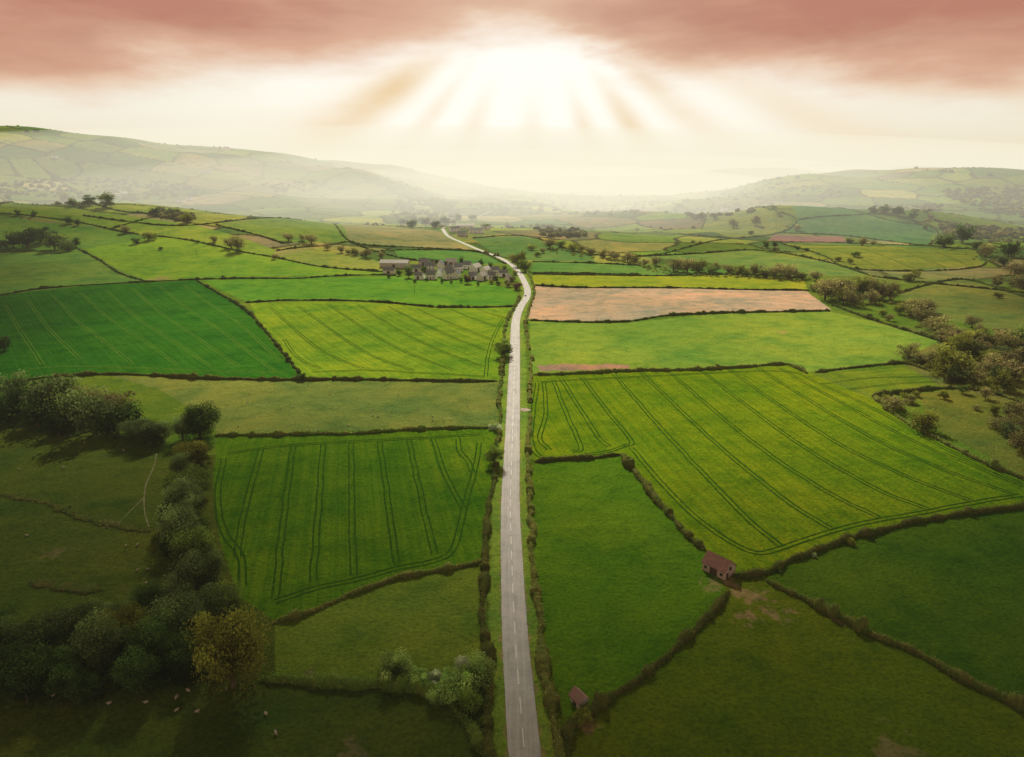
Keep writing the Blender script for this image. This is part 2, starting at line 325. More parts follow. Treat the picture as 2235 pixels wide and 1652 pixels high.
# ---------------------------------------------------------------- foliage generators
def leaves(C,Nn,S):
    n=len(C); r=rng.normal(size=(n,3)); T=np.cross(Nn,r); T/=np.linalg.norm(T,axis=1)[:,None]+1e-9; B=np.cross(Nn,T); B/=np.linalg.norm(B,axis=1)[:,None]+1e-9
    S=S[:,None]*.5; T=T*S; B=B*S*(.6+.5*rng.random((n,1)))
    V=np.stack([C-T-B*.4,C+T*.2-B,C+T+B*.3,C-T*.3+B],1).reshape(-1,3)
    return V,np.arange(4*n).reshape(-1,4)
def unit(n):
    d=rng.normal(size=(n,3)); return d/np.linalg.norm(d,axis=1)[:,None]
def tube(p,r,k=6):
    p=np.array(p,float); V=[];n=len(p)
    for i in range(n):
        d=p[min(i+1,n-1)]-p[max(i-1,0)]; d/=np.linalg.norm(d); u=np.cross(d,[.3,1,.1]); u/=np.linalg.norm(u); w=np.cross(d,u)
        a=np.arange(k)*2*math.pi/k; V.append(p[i]+r[i]*(np.cos(a)[:,None]*u+np.sin(a)[:,None]*w))
    V=np.vstack(V); i=np.arange(n-1)[:,None]*k; j=np.arange(k)[None,:]
    return V,np.stack([i+j,i+(j+1)%k,i+k+(j+1)%k,i+k+j],-1).reshape(-1,4)
def tree_mesh(nl,ls,nb,sparse=False,bush=False,tall=1.):
    zc=4.5*tall if not bush else 2.4; rz=4.3*tall if not bush else 3.0
    d=unit(nb); rr=.3+.65*rng.random(nb)
    wid=np.where(d[:,2]<0,.9,1.)[:,None]
    bc=d*np.array([4.5,4.5,rz])*rr[:,None]*np.c_[wid,wid,np.ones((nb,1))]+[0,0,zc]; br=(.9+1.35*rng.random(nb))*(1.15 if nb<20 else 1)
    bc[:,2]=np.maximum(bc[:,2],br*.55)
    bs=.65+.7*rng.random(nb)
    k=rng.integers(0,nb,nl); q=unit(nl); rad=br[k]*(.5+.7*rng.random(nl)**.7)
    C=bc[k]+q*rad[:,None]*np.array([1,1,.8]); N=q+.7*unit(nl); N/=np.linalg.norm(N,axis=1)[:,None]
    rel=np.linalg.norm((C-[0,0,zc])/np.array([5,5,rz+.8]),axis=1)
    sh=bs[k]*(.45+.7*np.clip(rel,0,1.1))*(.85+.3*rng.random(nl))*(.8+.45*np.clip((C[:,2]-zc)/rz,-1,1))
    C[:,2]=np.maximum(C[:,2],.15)
    V,Fc=leaves(C,N,ls*(.6+.8*rng.random(nl)))
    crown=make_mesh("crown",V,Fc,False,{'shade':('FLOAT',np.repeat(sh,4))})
    tp=[tube([(0,0,-.6),(.05,0,1.2),(.1,.1,zc*.55+.6),(0,.1,zc+rz*.5)],[.42,.3,.2,.06],7)]
    for i in range(min(nb,24 if sparse else 10)):
        e=bc[i]; s=np.array([.08,.08,zc*(.3+.3*rng.random())]); mid=(s+e)/2+[0,0,-.3]
        tp.append(tube([s,mid,e],[.15,.09,.03],4))
        if sparse:
            for _ in range(5):
                e2=e+unit(1)[0]*br[i]*1.2; tp.append(tube([mid*.4+e*.6,e2],[.05,.015],3))
    v,f=join(tp); trunk=make_mesh("trunk",v,f,True); trunk.materials.append(BARK)
    return crown,trunk
VAR={'hi':[tree_mesh(12000,.25,46) for _ in range(3)]+[tree_mesh(10000,.27,36,tall=1.15)],
     'hs':[tree_mesh(5200,.25,36,sparse=True) for _ in range(2)],
     'lo':[tree_mesh(1800,.48,22) for _ in range(5)],
     'ls':[tree_mesh(1400,.42,20,sparse=True) for _ in range(4)],
     'bu':[tree_mesh(5000,.32,20,bush=True) for _ in range(3)]}
MC={}
def crown_of(kind,i,c):
    if (kind,i,c) not in MC:
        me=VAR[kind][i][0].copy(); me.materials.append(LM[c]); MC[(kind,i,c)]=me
    return MC[(kind,i,c)]
NAMES={'d':"dark green leafy tree",'m':"fresh green leafy tree",'l':"pale green leafy tree",'y':"olive yellow tree coming into leaf",'b':"brown budding spring tree",'g':"grey green leafy tree",'p':"purple leaved tree",'w':"white blossoming hawthorn bush",'h':'hedge tree'}
def place_tree(p,D,c,where="beside a field hedge",bush=False,tall=1.,group="trees of the valley farmland"):
    dist=math.hypot(*p); sp=c=='b' 
    kind='bu' if bush else (('hs' if sp else 'hi') if dist<330 else ('ls' if sp and random.random()<.75 else 'lo'))
    i=random.randrange(len(VAR[kind])); s=D/10.
    e=bpy.data.objects.new("bush" if bush else "tree",None); COL.objects.link(e); e.empty_display_size=1
    e.location=(p[0],p[1],float(hgt(p[0],p[1]))-.1); e.rotation_euler=(0,0,random.uniform(0,6.28)); e.scale=(s*random.uniform(.85,1.2),s*random.uniform(.85,1.2),s*tall*random.uniform(.75,1.15))
    e["label"]=NAMES[c].replace('tree','bush') + " "+where if bush and c!='w' else NAMES[c]+" "+where
    e["category"]="bush" if bush else "tree"; e["group"]=group
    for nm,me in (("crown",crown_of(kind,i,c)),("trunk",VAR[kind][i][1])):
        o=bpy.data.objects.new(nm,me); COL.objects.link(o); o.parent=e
def trees(txt,where,bush=False,tall=1.,group="trees of the valley farmland",k=1.08):
    L=[t.split(',') for t in txt.split()]
    pts=survey([(float(a[0]),float(a[1])) for a in L])
    for a,p in zip(L,pts):
        D=float(a[2])*depth(p,float(hgt(*p)))/F*k
        place_tree(p,D,a[3],where,bush,tall if len(a)<5 else float(a[4]),group)
trees("510,1500,175,y,1.1 290,1410,130,y 395,1385,120,g 470,1350,95,g 355,1450,120,d 240,1465,115,g 130,1490,125,d 30,1510,125,d 180,1400,115,g 410,1480,90,d 90,1420,110,g 315,1510,95,d 488,1340,82,m 442,1290,100,g 430,1235,98,m 400,1320,85,g 398,1180,95,g 405,1128,88,g 425,1085,88,m 378,1150,62,d 400,1040,56,g 432,1015,76,y -60,1480,140,d -30,1430,110,d 60,1530,90,d 200,1530,90,d 5,1450,95,g 330,1340,80,d 250,1380,85,g 160,1530,85,d 450,1430,80,d 380,1210,58,d 300,1470,90,d","in the shaded stream side wood",k=1.1)
trees("438,955,76,d,1.3 335,970,70,g 400,960,60,g 210,945,110,g 285,945,90,d 250,905,85,b 120,915,100,g 60,905,80,d 15,900,80,g 165,930,85,m -10,925,80,d 310,960,70,g 85,930,70,d 205,905,80,b 40,880,70,g 355,965,50,g -60,910,100,d 150,890,75,g 95,885,70,d 240,950,70,d 130,950,60,d","in the dark copse above the pasture",k=1.12)
trees("1100,777,50,m,.9 1078,1014,46,m,.8 10,765,42,d 658,830,26,d","by the roadside hedge")
trees("862,1480,84,l 914,1490,56,l 1042,1494,86,l 1000,1518,80,l 1030,1545,70,m 955,1532,54,l 985,1500,54,l 1080,938,30,w 950,1492,40,w 1015,1464,46,w 1855,1188,22,y 1700,1247,20,m 1270,1572,42,y 1775,1215,14,w 1050,1630,44,m 5,870,60,d 1056,1590,36,m 880,1460,44,l","beside the field hedge",bush=True,group="hedgerow bushes",k=1.18)
trees("892,606,28,d 872,602,14,d 925,594,14,d 1020,619,26,p 1128,632,24,p 1083,611,14,d 1088,622,14,d 925,573,16,d 945,575,16,d 1105,619,12,d 850,607,12,d 1072,619,12,y 1110,626,14,b 1006,616,12,d 1044,623,10,d 965,617,11,d 1008,577,16,d 955,578,16,d 1070,587,16,d 1050,579,14,d 1120,614,18,b 985,619,10,m 905,617,12,d 930,613,10,d 1100,590,14,m 972,580,14,d 1125,600,16,y","around the farmyard",group="farmyard trees",k=1.1)
trees("275,508,24,b 325,524,34,y 298,532,22,d 120,545,50,g 60,540,55,d 90,528,50,d 150,547,40,g 30,540,45,d 165,540,26,d 467,528,18,b 520,548,44,b 505,542,28,b 600,566,18,b 630,526,30,b 680,532,34,b 775,557,24,y 800,562,30,b 832,565,24,b 745,552,20,b 140,440,30,y 232,452,40,m 195,448,30,d 160,450,24,m 40,470,16,d 75,472,14,d 150,488,24,d 170,492,16,d 430,530,10,d 488,607,9,d 0,545,40,d 350,545,12,d 410,485,30,y 380,470,24,m 340,468,24,d 660,525,20,m 20,437,20,m 715,545,20,b 760,555,18,y","on the open pasture",tall=.9)
trees("1130,582,40,y 1147,592,30,m 1120,572,24,b 1405,580,25,b 1432,579,26,b 1470,592,36,b 1500,594,40,b 1525,594,34,y 1560,594,28,b 1590,597,30,b 1612,600,28,y 1650,602,34,b 1690,605,44,b 1720,607,38,b 1750,609,28,y 1782,612,28,b 1200,542,30,b 1250,548,30,y 1290,556,28,b 1340,566,30,b 1370,572,28,b 1318,562,30,b 1225,540,24,m 1270,550,22,b 1172,560,20,m 1550,598,22,m 1630,601,20,y 1385,571,20,y 1160,545,18,y 1185,552,18,b 1485,585,26,y 1513,588,26,b 1670,606,26,y 1705,600,30,b 1735,603,24,b","along the valley hedgerow",tall=.8,k=1.2)
RW="1800,655,56,b 1830,652,56,b 1862,668,46,b 1850,645,46,b 1882,645,46,y 1912,652,46,b 1942,655,42,b 1776,635,24,b 1895,632,36,b 1815,630,36,b 1990,692,48,b 2012,705,50,b 2040,722,52,b 2022,682,48,b 2062,732,46,b 2110,745,44,b 2160,757,52,b 2100,772,50,y 1982,785,46,b 2042,802,46,b 2072,822,80,y,.8 2130,835,50,b 2172,805,52,b 2212,832,56,b 2200,765,52,b 2226,745,50,m 2120,715,36,b 1962,685,28,y 2160,790,40,y 2230,800,60,b 1940,700,22,b 2075,755,40,b 2140,770,44,b 2140,725,26,b 2180,735,30,b 2100,800,40,b 2190,850,50,y 2060,870,24,y 2000,865,20,y 2150,870,30,b 2100,858,24,m 1925,690,20,y 1985,615,28,y 2175,625,28,b 2215,600,44,b 2060,540,40,g 2100,530,40,d 2150,560,30,b 2200,560,40,d 2180,650,20,y 2240,640,50,b 1955,632,20,y 2000,605,20,y 1840,662,36,y 1900,662,34,b 1925,640,30,y 1870,640,30,b 2000,680,34,y 2052,745,36,b 2085,738,36,b 2120,775,40,g 2185,785,40,g 2210,800,44,b 2150,815,44,b 2090,835,40,g 2015,795,34,b 2235,770,44,g 2180,830,40,g 2130,750,36,y 2210,625,30,g 2190,580,30,g 2130,545,24,g"
trees(RW,"in the budding riverside wood",tall=.8,group="riverside wood trees",k=1.25)
trees("1950,895,50,b 2020,940,72,y,.75 2190,940,60,b 2216,910,50,b 2228,985,60,b 1985,880,28,b 1930,875,24,y 2170,905,30,y 2240,940,60,b 2130,895,20,b 2205,955,50,g","beside the overgrown field edge",tall=.85)
trees("1650,492,32,b 1600,497,28,b 1672,540,24,m 1740,502,20,b 1855,532,20,y 1882,537,26,b 1905,535,20,b 1700,470,16,b 1530,480,22,b 1560,478,18,b 1690,540,18,d 1760,548,12,d 1830,570,16,y 1855,575,20,y 1740,545,12,d 1865,560,26,m 1480,455,16,b 1640,512,14,m 2020,500,20,m 1990,480,24,d 1960,470,30,d 1930,465,24,d 1905,465,20,d 2080,520,30,b 2130,515,30,b 2180,520,30,b 1720,605,16,y 1030,480,22,m 950,498,24,d 900,498,26,d 930,492,26,d 970,490,24,d 1060,500,18,m 1000,480,18,d 880,490,20,d 1140,570,18,y","on the distant field boundary",tall=.8)
# ---------------------------------------------------------------- scrub and distant woodland (masses)
def clumps(points,sizes,nm,label,mat,nq=42,ls=.38):
    n=len(points); z=hgt(points[:,0],points[:,1])
    q=unit(n*nq).reshape(n,nq,3); q[...,2]=np.abs(q[...,2])*1.2
    S=sizes[:,None,None]; C=np.stack([points[:,0],points[:,1],z],-1)[:,None,:]+q*S*np.array([.55,.55,.42])*(.5+.5*rng.random((n,nq,1)))+np.array([0,0,.03])*S
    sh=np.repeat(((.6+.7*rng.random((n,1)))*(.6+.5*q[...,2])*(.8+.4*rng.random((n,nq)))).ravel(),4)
    N=(q+.5*unit(n*nq).reshape(n,nq,3)).reshape(-1,3); N/=np.linalg.norm(N,axis=1)[:,None]
    V,Fc=leaves(C.reshape(-1,3),N,np.repeat(sizes*ls,nq))
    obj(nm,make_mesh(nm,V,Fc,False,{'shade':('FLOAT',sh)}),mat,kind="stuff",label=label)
def scatter(woods,lo_,hi_):
    P2=[];S2=[]
    for s,n in woods:
        po=np.array(W(s)); lo,hi=po.min(0),po.max(0); q=np.stack([rng.uniform(lo[0],hi[0],n*5),rng.uniform(lo[1],hi[1],n*5)],-1); q=q[inside(q[:,0],q[:,1],po)][:n]
        P2.append(survey(q)); S2.append(rng.uniform(lo_,hi_,len(q)))
    return np.vstack(P2),np.hstack(S2)
N0=420000; a=rng.uniform(-.74,.74,N0); rr=np.sqrt(rng.uniform(980**2,5000**2,N0)); px=rr*np.sin(a); py=rr*np.cos(a)
f1,f2,idr=vor(px,py); k=(f2-f1)<3.5
px,py,rr=px[k],py[k],rr[k]; dens=vn(px/160,py/160,41)*.6+vn(px/45,py/45,42)*.4
k=rng.random(len(px))<np.clip((dens-.36)*2.8,.10,1)
blk=np.zeros(len(px),bool)
for poly,c,_k in POLY[10:]: blk|=inside(px,py,poly)
k&=~blk; px,py,dens=px[k],py[k],dens[k]
big=rng.random(len(px))<np.clip((dens-.52)*1.4,0.01,.4)
clumps(np.stack([px,py],-1),np.where(big,rng.uniform(6,12,len(px)),rng.uniform(2.5,4.5,len(px))),"distant_hedgerow","distant hedgerows and hedgerow trees dividing the fields",LM['f'],26)
pp,sz=scatter([("0,400 120,385 420,400 460,425 300,440 0,425",260),("880,420 960,425 1010,470 990,492 880,492 850,460",170),("780,384 880,398 955,424 1005,448 960,462 900,440 820,405",260),("2040,415 2235,405 2235,475 2120,455",220),("1900,450 2060,445 2060,462 1900,468",60),("1010,445 1500,440 1560,460 1350,470 1050,468",150),("1480,462 1640,440 1700,440 1650,462 1520,480",60),("340,455 420,470 425,488 330,470",50),("1150,490 1260,500 1300,520 1180,520",60),("2050,490 2240,500 2240,530 2060,520",90),("560,400 700,395 760,415 600,420",50),("1000,405 1700,395 1900,430 1500,440 1050,440",220)],8,15)
clumps(pp,sz,"distant_woodland","far off patches of woodland on the hills",LM['f'],40)
pp,sz=scatter([("1780,640 1880,625 1960,650 1950,665 1850,672",50),("1960,680 2030,672 2080,720 2240,740 2240,860 2180,870 2060,835 1990,800 1960,780 2080,790 2110,770 2000,715",200),("1920,870 2000,862 2010,880 1950,905",12),("2170,890 2240,880 2240,1000 2190,960",24),("1200,538 1400,568 1400,580 1200,552",70),("1400,578 1600,592 1780,608 1780,616 1450,600 1400,586",90),("2040,535 2240,550 2240,600 2180,590",60)],3,6)
clumps(pp,sz,"scrub_undergrowth","budding brown and green scrub beneath the riverside trees",LM['y'],60,.2)
pp,sz=scatter([("0,870 260,880 330,960 250,965 0,930",40),("350,1150 400,1010 450,1010 460,1300 530,1380 480,1480 0,1540 0,1400 300,1360 400,1300 370,1200",110)],2.5,5.5)
clumps(pp,sz,"wood_undergrowth","green undergrowth along the shaded stream side wood",LM['d'],110,.13)
q=np.array(W("80,284 135,283 145,283 155,284 165,284 425,302 1975,364 1985,364 2000,365 2050,372 2060,372 2075,373 1290,372 1700,388 1740,386 330,300 60,285 600,326 2120,378 2160,380")); q[:,1]+=3
clumps(survey(q),rng.uniform(12,20,len(q)),"skyline_trees","small trees along the hill skyline",LM['f'],40)
# ---------------------------------------------------------------- hedges
def hedge(s,w=1.6,h=1.5,label="trimmed green hedge along a field",mat='h'):
    base=survey(W(s))
    d0=float(np.hypot(*base.mean(0))); step=min(max(.35,d0*.0016),2.2)
    l=smooth_line(base,step); l=l+1.4*np.stack([vn(l[:,0]/7,l[:,1]/7,51)-.5,vn(l[:,0]/7,l[:,1]/7,52)-.5],-1)
    t=np.gradient(l,axis=0); t/=np.hypot(t[:,0],t[:,1])[:,None]+1e-9; nn=np.stack([-t[:,1],t[:,0]],-1)
    n=len(l); O=np.array([-.5,-.52,-.36,0,.36,.52,.5]); Hh=np.array([-.15,.5,.85,.92,.85,.5,-.15]); K=7
    i_=np.arange(n)*step; tap=np.clip(np.minimum(i_,i_[::-1])/4+.25,0,1)
    bump_=ss(.68,.9,vn(l[:,0]/3.2,l[:,1]/3.2,57))
    sc=((.5+.9*vn(l[:,0]/4,l[:,1]/4,53)+.7*bump_)*(.6+.8*vn(l[:,0]/17,l[:,1]/17,54))*tap)[:,None]
    off=O[None]*w*sc*(1+.4*(rng.random((n,K))-.5)); z=Hh[None]*h*sc*(1+.35*(rng.random((n,K))-.5))
    X=l[:,0:1]+nn[:,0:1]*off; Y=l[:,1:2]+nn[:,1:2]*off; Z=hgt(X,Y)+z
    V=np.stack([X,Y,Z],-1).reshape(-1,3); i=np.arange(n-1)[:,None]*K; k=np.arange(K-1)[None]
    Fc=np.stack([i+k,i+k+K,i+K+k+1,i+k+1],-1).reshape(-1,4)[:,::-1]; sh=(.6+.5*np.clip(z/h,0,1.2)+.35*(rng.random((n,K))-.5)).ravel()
    nl=int(min(18000,n*step*(44 if d0<260 else 13 if d0<600 else 2.5)))
    ii=rng.integers(0,n-1,nl); kk=rng.integers(1,K-1,nl); C=V.reshape(n,K,3)[ii,kk]*.5+V.reshape(n,K,3)[ii+1,kk]*.5
    C=C+unit(nl)*np.array([.5,.5,.42])*(.3+rng.random((nl,1))); nr=unit(nl); nr[:,2]=np.abs(nr[:,2]); ls=.28 if d0<260 else .5 if d0<600 else .9
    LV,LF=leaves(C,nr,ls*(.6+.8*rng.random(nl)))
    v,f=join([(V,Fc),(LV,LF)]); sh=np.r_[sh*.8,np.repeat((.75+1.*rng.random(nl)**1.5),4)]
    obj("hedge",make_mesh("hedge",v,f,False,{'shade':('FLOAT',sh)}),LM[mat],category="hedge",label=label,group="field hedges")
hedge("1078,1700 1066,1600 1060,1520 1062,1420 1050,1330 1058,1240 1064,1130 1078,1045 1086,1010",1.8,1.6,"long hedge beside the grass verge of the road")
hedge("1086,975 1090,900 1092,840 1096,800 1100,730 1112,690 1128,662 1136,645",1.8,1.6,"long hedge beside the grass verge of the road")
hedge("1228,1700 1212,1600 1196,1500 1184,1400 1172,1300 1163,1200 1157,1100 1152,1020 1152,960 1158,905",1.8,1.6,"long hedge between the road and pasture")
hedge("1158,880 1158,820 1160,775",1.8,1.6,"hedge between the road and crop field"); hedge("1156,765 1150,735 1148,700 1158,665 1166,640 1160,612 1150,595",1.6,1.5,"hedge following the road bend")
hedge("560,1488 625,1490 700,1495 800,1496 880,1501 940,1512 985,1537 1010,1567 1035,1602 1062,1650",2.3,1.7,"thick curving hedge enclosing the small field",'m')
for s in ["470,952 620,950 760,947 850,941 950,936 1075,933","1060,1228 1000,1240 930,1250 870,1263 800,1287 720,1318 660,1343 600,1362","0,840 110,824 230,817 330,820 440,826 640,830 760,829 900,831 1000,833 1085,832",
 "1165,1010 1220,1004 1290,999 1355,993","1355,993 1400,1052 1450,1112 1500,1167 1540,1203","1600,1262 1650,1256 1700,1236 1780,1202 1850,1180 1930,1156 2020,1136 2100,1125 2235,1106 2420,1080","1672,1268 1740,1302 1820,1343 1900,1383 2000,1432 2100,1482 2235,1548 2400,1620","1590,1292 1560,1332 1500,1392 1460,1432 1410,1472 1350,1512 1300,1547 1265,1572 1242,1605 1240,1690",
 "1162,819 1250,816 1400,809 1500,808 1600,803 1680,797 1720,796 1765,816","1780,813 1870,802 1960,793 2000,800 2040,815","1910,868 1960,912 2050,962 2150,1012 2240,1047 2400,1110","1905,866 1960,858 2040,850 2110,848 2180,862 2240,885"]:
    hedge(s)
hedge("2,1078 60,1092 120,1105 180,1130 250,1150 330,1160",2.2,.35,"low scrubby ditch bank through the pasture",'h'); hedge("60,1270 130,1280 220,1290",2.5,.3,"low scrubby ditch bank through the pasture",'h')
for s in ["430,614 480,642 530,672 570,712 620,772 655,816","535,661 620,656 700,656 800,658 870,663 950,671","950,671 1050,671 1130,669","-60,652 0,645 80,632 200,622 330,615 430,610 560,608 650,608 720,603 820,600 865,602","1155,699 1240,703 1360,703 1450,690 1560,684 1700,681 1812,679","1167,623 1260,628 1400,628 1500,629 1600,632 1765,634","1162,598 1250,600 1400,602 1600,599 1755,608"]:
    hedge(s,1.7,1.5,"dark field boundary hedge beneath the farm",'e')
for s in ["165,540 220,570 270,600 325,616","0,466 150,482 240,500 350,516 440,530","440,530 520,548 600,562 700,582 850,594","600,548 650,541 720,535 760,527","730,490 765,527 900,540 1040,548","760,527 870,562 1000,578","0,447 120,443","180,470 300,486 440,490 600,476 740,488","470,490 620,532","0,550 165,545","1160,571 1300,575 1400,580","1400,560 1640,546 1800,571 1900,602","1690,460 1738,480 1700,508 1600,520 1500,512","1700,508 1850,515 2025,536","1672,528 1855,531 2130,545","1700,530 1800,560 1850,585 1990,592 2145,580 2130,545","1700,446 1900,470 2040,500 2025,536","1815,665 1900,697 2050,744 2150,780","1900,603 2000,615 2240,640","1290,556 1400,560 1500,540 1600,520","1030,520 1150,516 1290,556","1560,462 1690,459","1530,500 1560,462 1600,440","1740,480 1900,466","1960,640 2100,610 2240,650","0,430 200,445 340,470","860,546 1040,550 1105,577","240,500 350,470","1400,600 1160,596"]:
    hedge(s,1.7,1.7,"thin hedgerow between distant pastures",'e')
# ---------------------------------------------------------------- buildings
def box(x0,x1,y0,y1,z0,z1):
    V=np.array([(x,y,z) for z in (z0,z1) for y in (y0,y1) for x in (x0,x1)],float)
    return V,np.array([(0,2,3,1),(4,5,7,6),(0,1,5,4),(2,6,7,3),(0,4,6,2),(1,3,7,5)])
def wallgeo(L,Wd,h,rh):
    x,y=L/2,Wd/2
    V=np.array([(-x,-y,-.5),(x,-y,-.5),(x,y,-.5),(-x,y,-.5),(-x,-y,h),(x,-y,h),(x,y,h),(-x,y,h),(-x,0,h+rh),(x,0,h+rh)],float)
    return V,[(0,1,5,4),(2,3,7,6),(3,0,4,8,7),(1,2,6,9,5)]
def roofgeo(L,Wd,h,rh,ov=.35,t=.18):
    x,y=L/2+ov,Wd/2; s=rh/y; yo=y+ov; zo=h-ov*s+.04; zr=h+rh+.04
    V=[]
    for xx in (-x,x):
        V+=[(xx,-yo,zo),(xx,0,zr),(xx,yo,zo),(xx,yo,zo+t),(xx,0,zr+t),(xx,-yo,zo+t)]
    return np.array(V),[(0,1,7,6),(1,2,8,7),(3,4,10,9),(4,5,11,10),(0,6,11,5),(2,3,9,8),(5,4,1,0),(4,3,2,1),(6,7,10,11),(7,8,9,10)]
def pm(name,V,Fc):
    me=bpy.data.meshes.new(name); me.from_pydata([tuple(v) for v in V],[],[tuple(int(q) for q in f) for f in Fc]); me.update(); return me
SLATE=simple_mat('slate_roof',(.33,.36,.42),scale=1.2,col2=(.22,.25,.30)); STONE=simple_mat('stone_wall',(.60,.57,.52),scale=1.5,col2=(.45,.42,.38)); WHITE=simple_mat('white_render',(.94,.94,.93),scale=.5,col2=(.90,.89,.87)); SHEET=simple_mat('grey_sheet_roof',(.78,.79,.80),scale=.6,col2=(.66,.67,.68)); PALE=simple_mat('pale_sheet_roof',(.92,.92,.92),scale=.6,col2=(.85,.86,.86)); BRICK=simple_mat('red_brick',(.42,.24,.18),scale=1.,col2=(.5,.42,.36)); PSTONE=simple_mat('pale_stone',(.74,.68,.62),scale=1.4,col2=(.55,.49,.44)); DARK=simple_mat('dark_glass',(.03,.035,.04),rough=.2,bump=0,spec=.5); WOODD=simple_mat('dark_wood',(.12,.08,.06),scale=2)
def rust_mat(name,a_,b_,c_):
    m,b=new_mat(name); tc=b.n('ShaderNodeTexCoord').outputs['Object']; n1=b.noise(tc,1.1,5,.7); n2=b.noise(tc,5.,3)
    wv=b.n('ShaderNodeTexWave'); wv.inputs['Scale'].default_value=2.2; b.put(wv.inputs[0],tc)
    c=b.mix(b.mr(n1,.4,.62),a_,b_); c=b.mix(b.mr(n2,.5,.68,0.,.7),c,c_); c=b.mix(b.m('MULTIPLY',wv.outputs[1],.4),c,(.18,.07,.05))
    p=b.n('ShaderNodeBsdfPrincipled'); b.put(p.inputs['Base Color'],c); p.inputs['Roughness'].default_value=.75
    bp=b.n('ShaderNodeBump'); bp.inputs['Distance'].default_value=.1; b.put(bp.inputs['Height'],wv.outputs[1]); b.put(p.inputs['Normal'],bp.outputs[0]); b.put(b.n('ShaderNodeOutputMaterial').inputs[0],p.outputs[0]); return m
RUST=rust_mat('rusty_corrugated_iron',(.48,.20,.14),(.32,.13,.10),(.55,.42,.34)); RUSTP=rust_mat('faded_rusty_iron',(.58,.36,.30),(.48,.26,.21),(.68,.60,.54))
def building(u,v,L,Wd,h,rh,rot,wall,roof,name,label,cat,win=0,chim=0,door=True):
    p=survey([(u,v)])[0]; 
    e=bpy.data.objects.new(name,None); COL.objects.link(e); e.location=(p[0],p[1],float(hgt(*p))); e.rotation_euler=(0,0,math.radians(rot)); e["label"]=label; e["category"]=cat
    V,Fc=wallgeo(L,Wd,h,rh); obj("wall",pm("wall",V,Fc),wall,e)
    V,Fc=roofgeo(L,Wd,h,rh); ro=obj("roof",pm("roof",V,Fc),roof,e)
    for k in range(chim):
        x=(-L/2+.9) if k==0 else (L/2-.9); V,Fc=box(x-.5,x+.5,-.45,.45,h+rh-.5,h+rh+1.3); obj("chimney",pm("chimney",V,Fc),BRICK,ro)
    if win:
        rows=[1.2] if h<4.8 else [1.0,3.5]
        for side in (-1,1):
            for z in rows:
                for k in range(win):
                    x=-L/2+(k+.5)*L/win
                    if z==rows[0] and k==win//2 and side==-1: continue
                    y0=side*Wd/2; V,Fc=box(x-.5,x+.5,min(y0,y0+side*.04),max(y0,y0+side*.04),z,z+1.2); obj("window",pm("window",V,Fc),DARK,e)
    if door:
        dw=.5 if win else min(1.6,L*.16); dh=2.1 if win else min(h*.8,3.2); x=-L/2+(win//2+.5)*L/win if win else 0
        V,Fc=box(x-dw,x+dw,-Wd/2-.05,-Wd/2,0,dh); obj("door",pm("door",V,Fc),WOODD,e)
    return e
def farm(*a,**k):
    e=building(*a,**k); e.scale=(1.1,1.1,1.3); return e
farm(862,583,32,12,4.6,2.4,-4,STONE,SHEET,"farm_barn","long barn with grey sheet roof in the farmyard","barn")
farm(850,597,12,7,3.2,2.2,-8,WHITE,SLATE,"farm_shed","pale shed with slate roof beside the barn","shed")
farm(908,593,11,7,3.8,2.8,12,WHITE,SLATE,"farm_shed","pale outbuilding with dark slate roof","shed")
farm(938,590,12,6.5,4.8,3.2,6,WHITE,SLATE,"farmhouse","long pale farmhouse with slate roof and chimneys","house",win=3,chim=2)
farm(962,588,9,6.5,5.,3.6,80,WHITE,SLATE,"farmhouse","white gabled farmhouse end with slate roof","house",win=3,chim=1)
farm(980,608,11,7,5.2,4.,40,WHITE,SLATE,"farmhouse","white rendered farmhouse with slate roof","house",win=3,chim=2)
farm(942,609,10,6,4.2,3.2,-15,WHITE,SLATE,"cottage","small white cottage with slate roof","house",win=3,chim=1)
farm(960,603,7.,5.5,4.,3.2,85,WHITE,SLATE,"cottage","narrow white gabled cottage","house",win=2,chim=1)
farm(1000,592,9.5,6.,4.4,3.2,20,WHITE,SLATE,"cottage","pale cottage among the farmyard trees","house",win=3,chim=1)
farm(997,607,8,6,4,3,75,WHITE,SLATE,"cottage","white cottage with a steep gable","house",win=2,chim=1)
farm(1020,586,9,6,4,3,-10,WHITE,SLATE,"cottage","small white house behind the farmyard","house",win=2,chim=1)
farm(982,594,8,5.5,4,3,-25,WHITE,SLATE,"cottage","small white house behind the farmyard","house",win=2,chim=1)
farm(1038,592,14,7.5,4.4,2.8,62,PALE,PALE,"farm_barn","pale sheeted barn beside the road","barn")
farm(1060,598,12,7,4.2,2.8,65,WHITE,PALE,"farm_barn","pale roofed barn beside the road","barn")
farm(1052,611,10,6.5,4.,2.6,62,WHITE,SHEET,"farm_barn","grey roofed barn beside the road","barn")
farm(1032,610,8,5.5,3.6,2.8,10,WHITE,SLATE,"farm_shed","low white outbuilding with slate roof","shed")
farm(1080,597,9,6,3.6,2.8,30,WHITE,SLATE,"cottage","low pale cottage near the lane","house",win=2)
farm(1098,603,9,6,3.4,2.6,15,WHITE,SLATE,"cottage","low pale cottage near the lane","house")
farm(1110,613,7,5,3.2,2.4,70,WHITE,SLATE,"farm_shed","small pale shed near the lane","shed")
farm(916,609,9,6,3.4,2.6,-30,WHITE,SLATE,"farm_shed","small pale outbuilding by a dark tree","shed")
farm(985,579,13,7,4.2,2.6,0,STONE,SHEET,"farm_barn","small grey roofed barn behind the farmhouse","barn")
farm(926,579,12,7,4.2,2.6,-10,STONE,SLATE,"farm_barn","stone barn behind the farmhouse","barn")
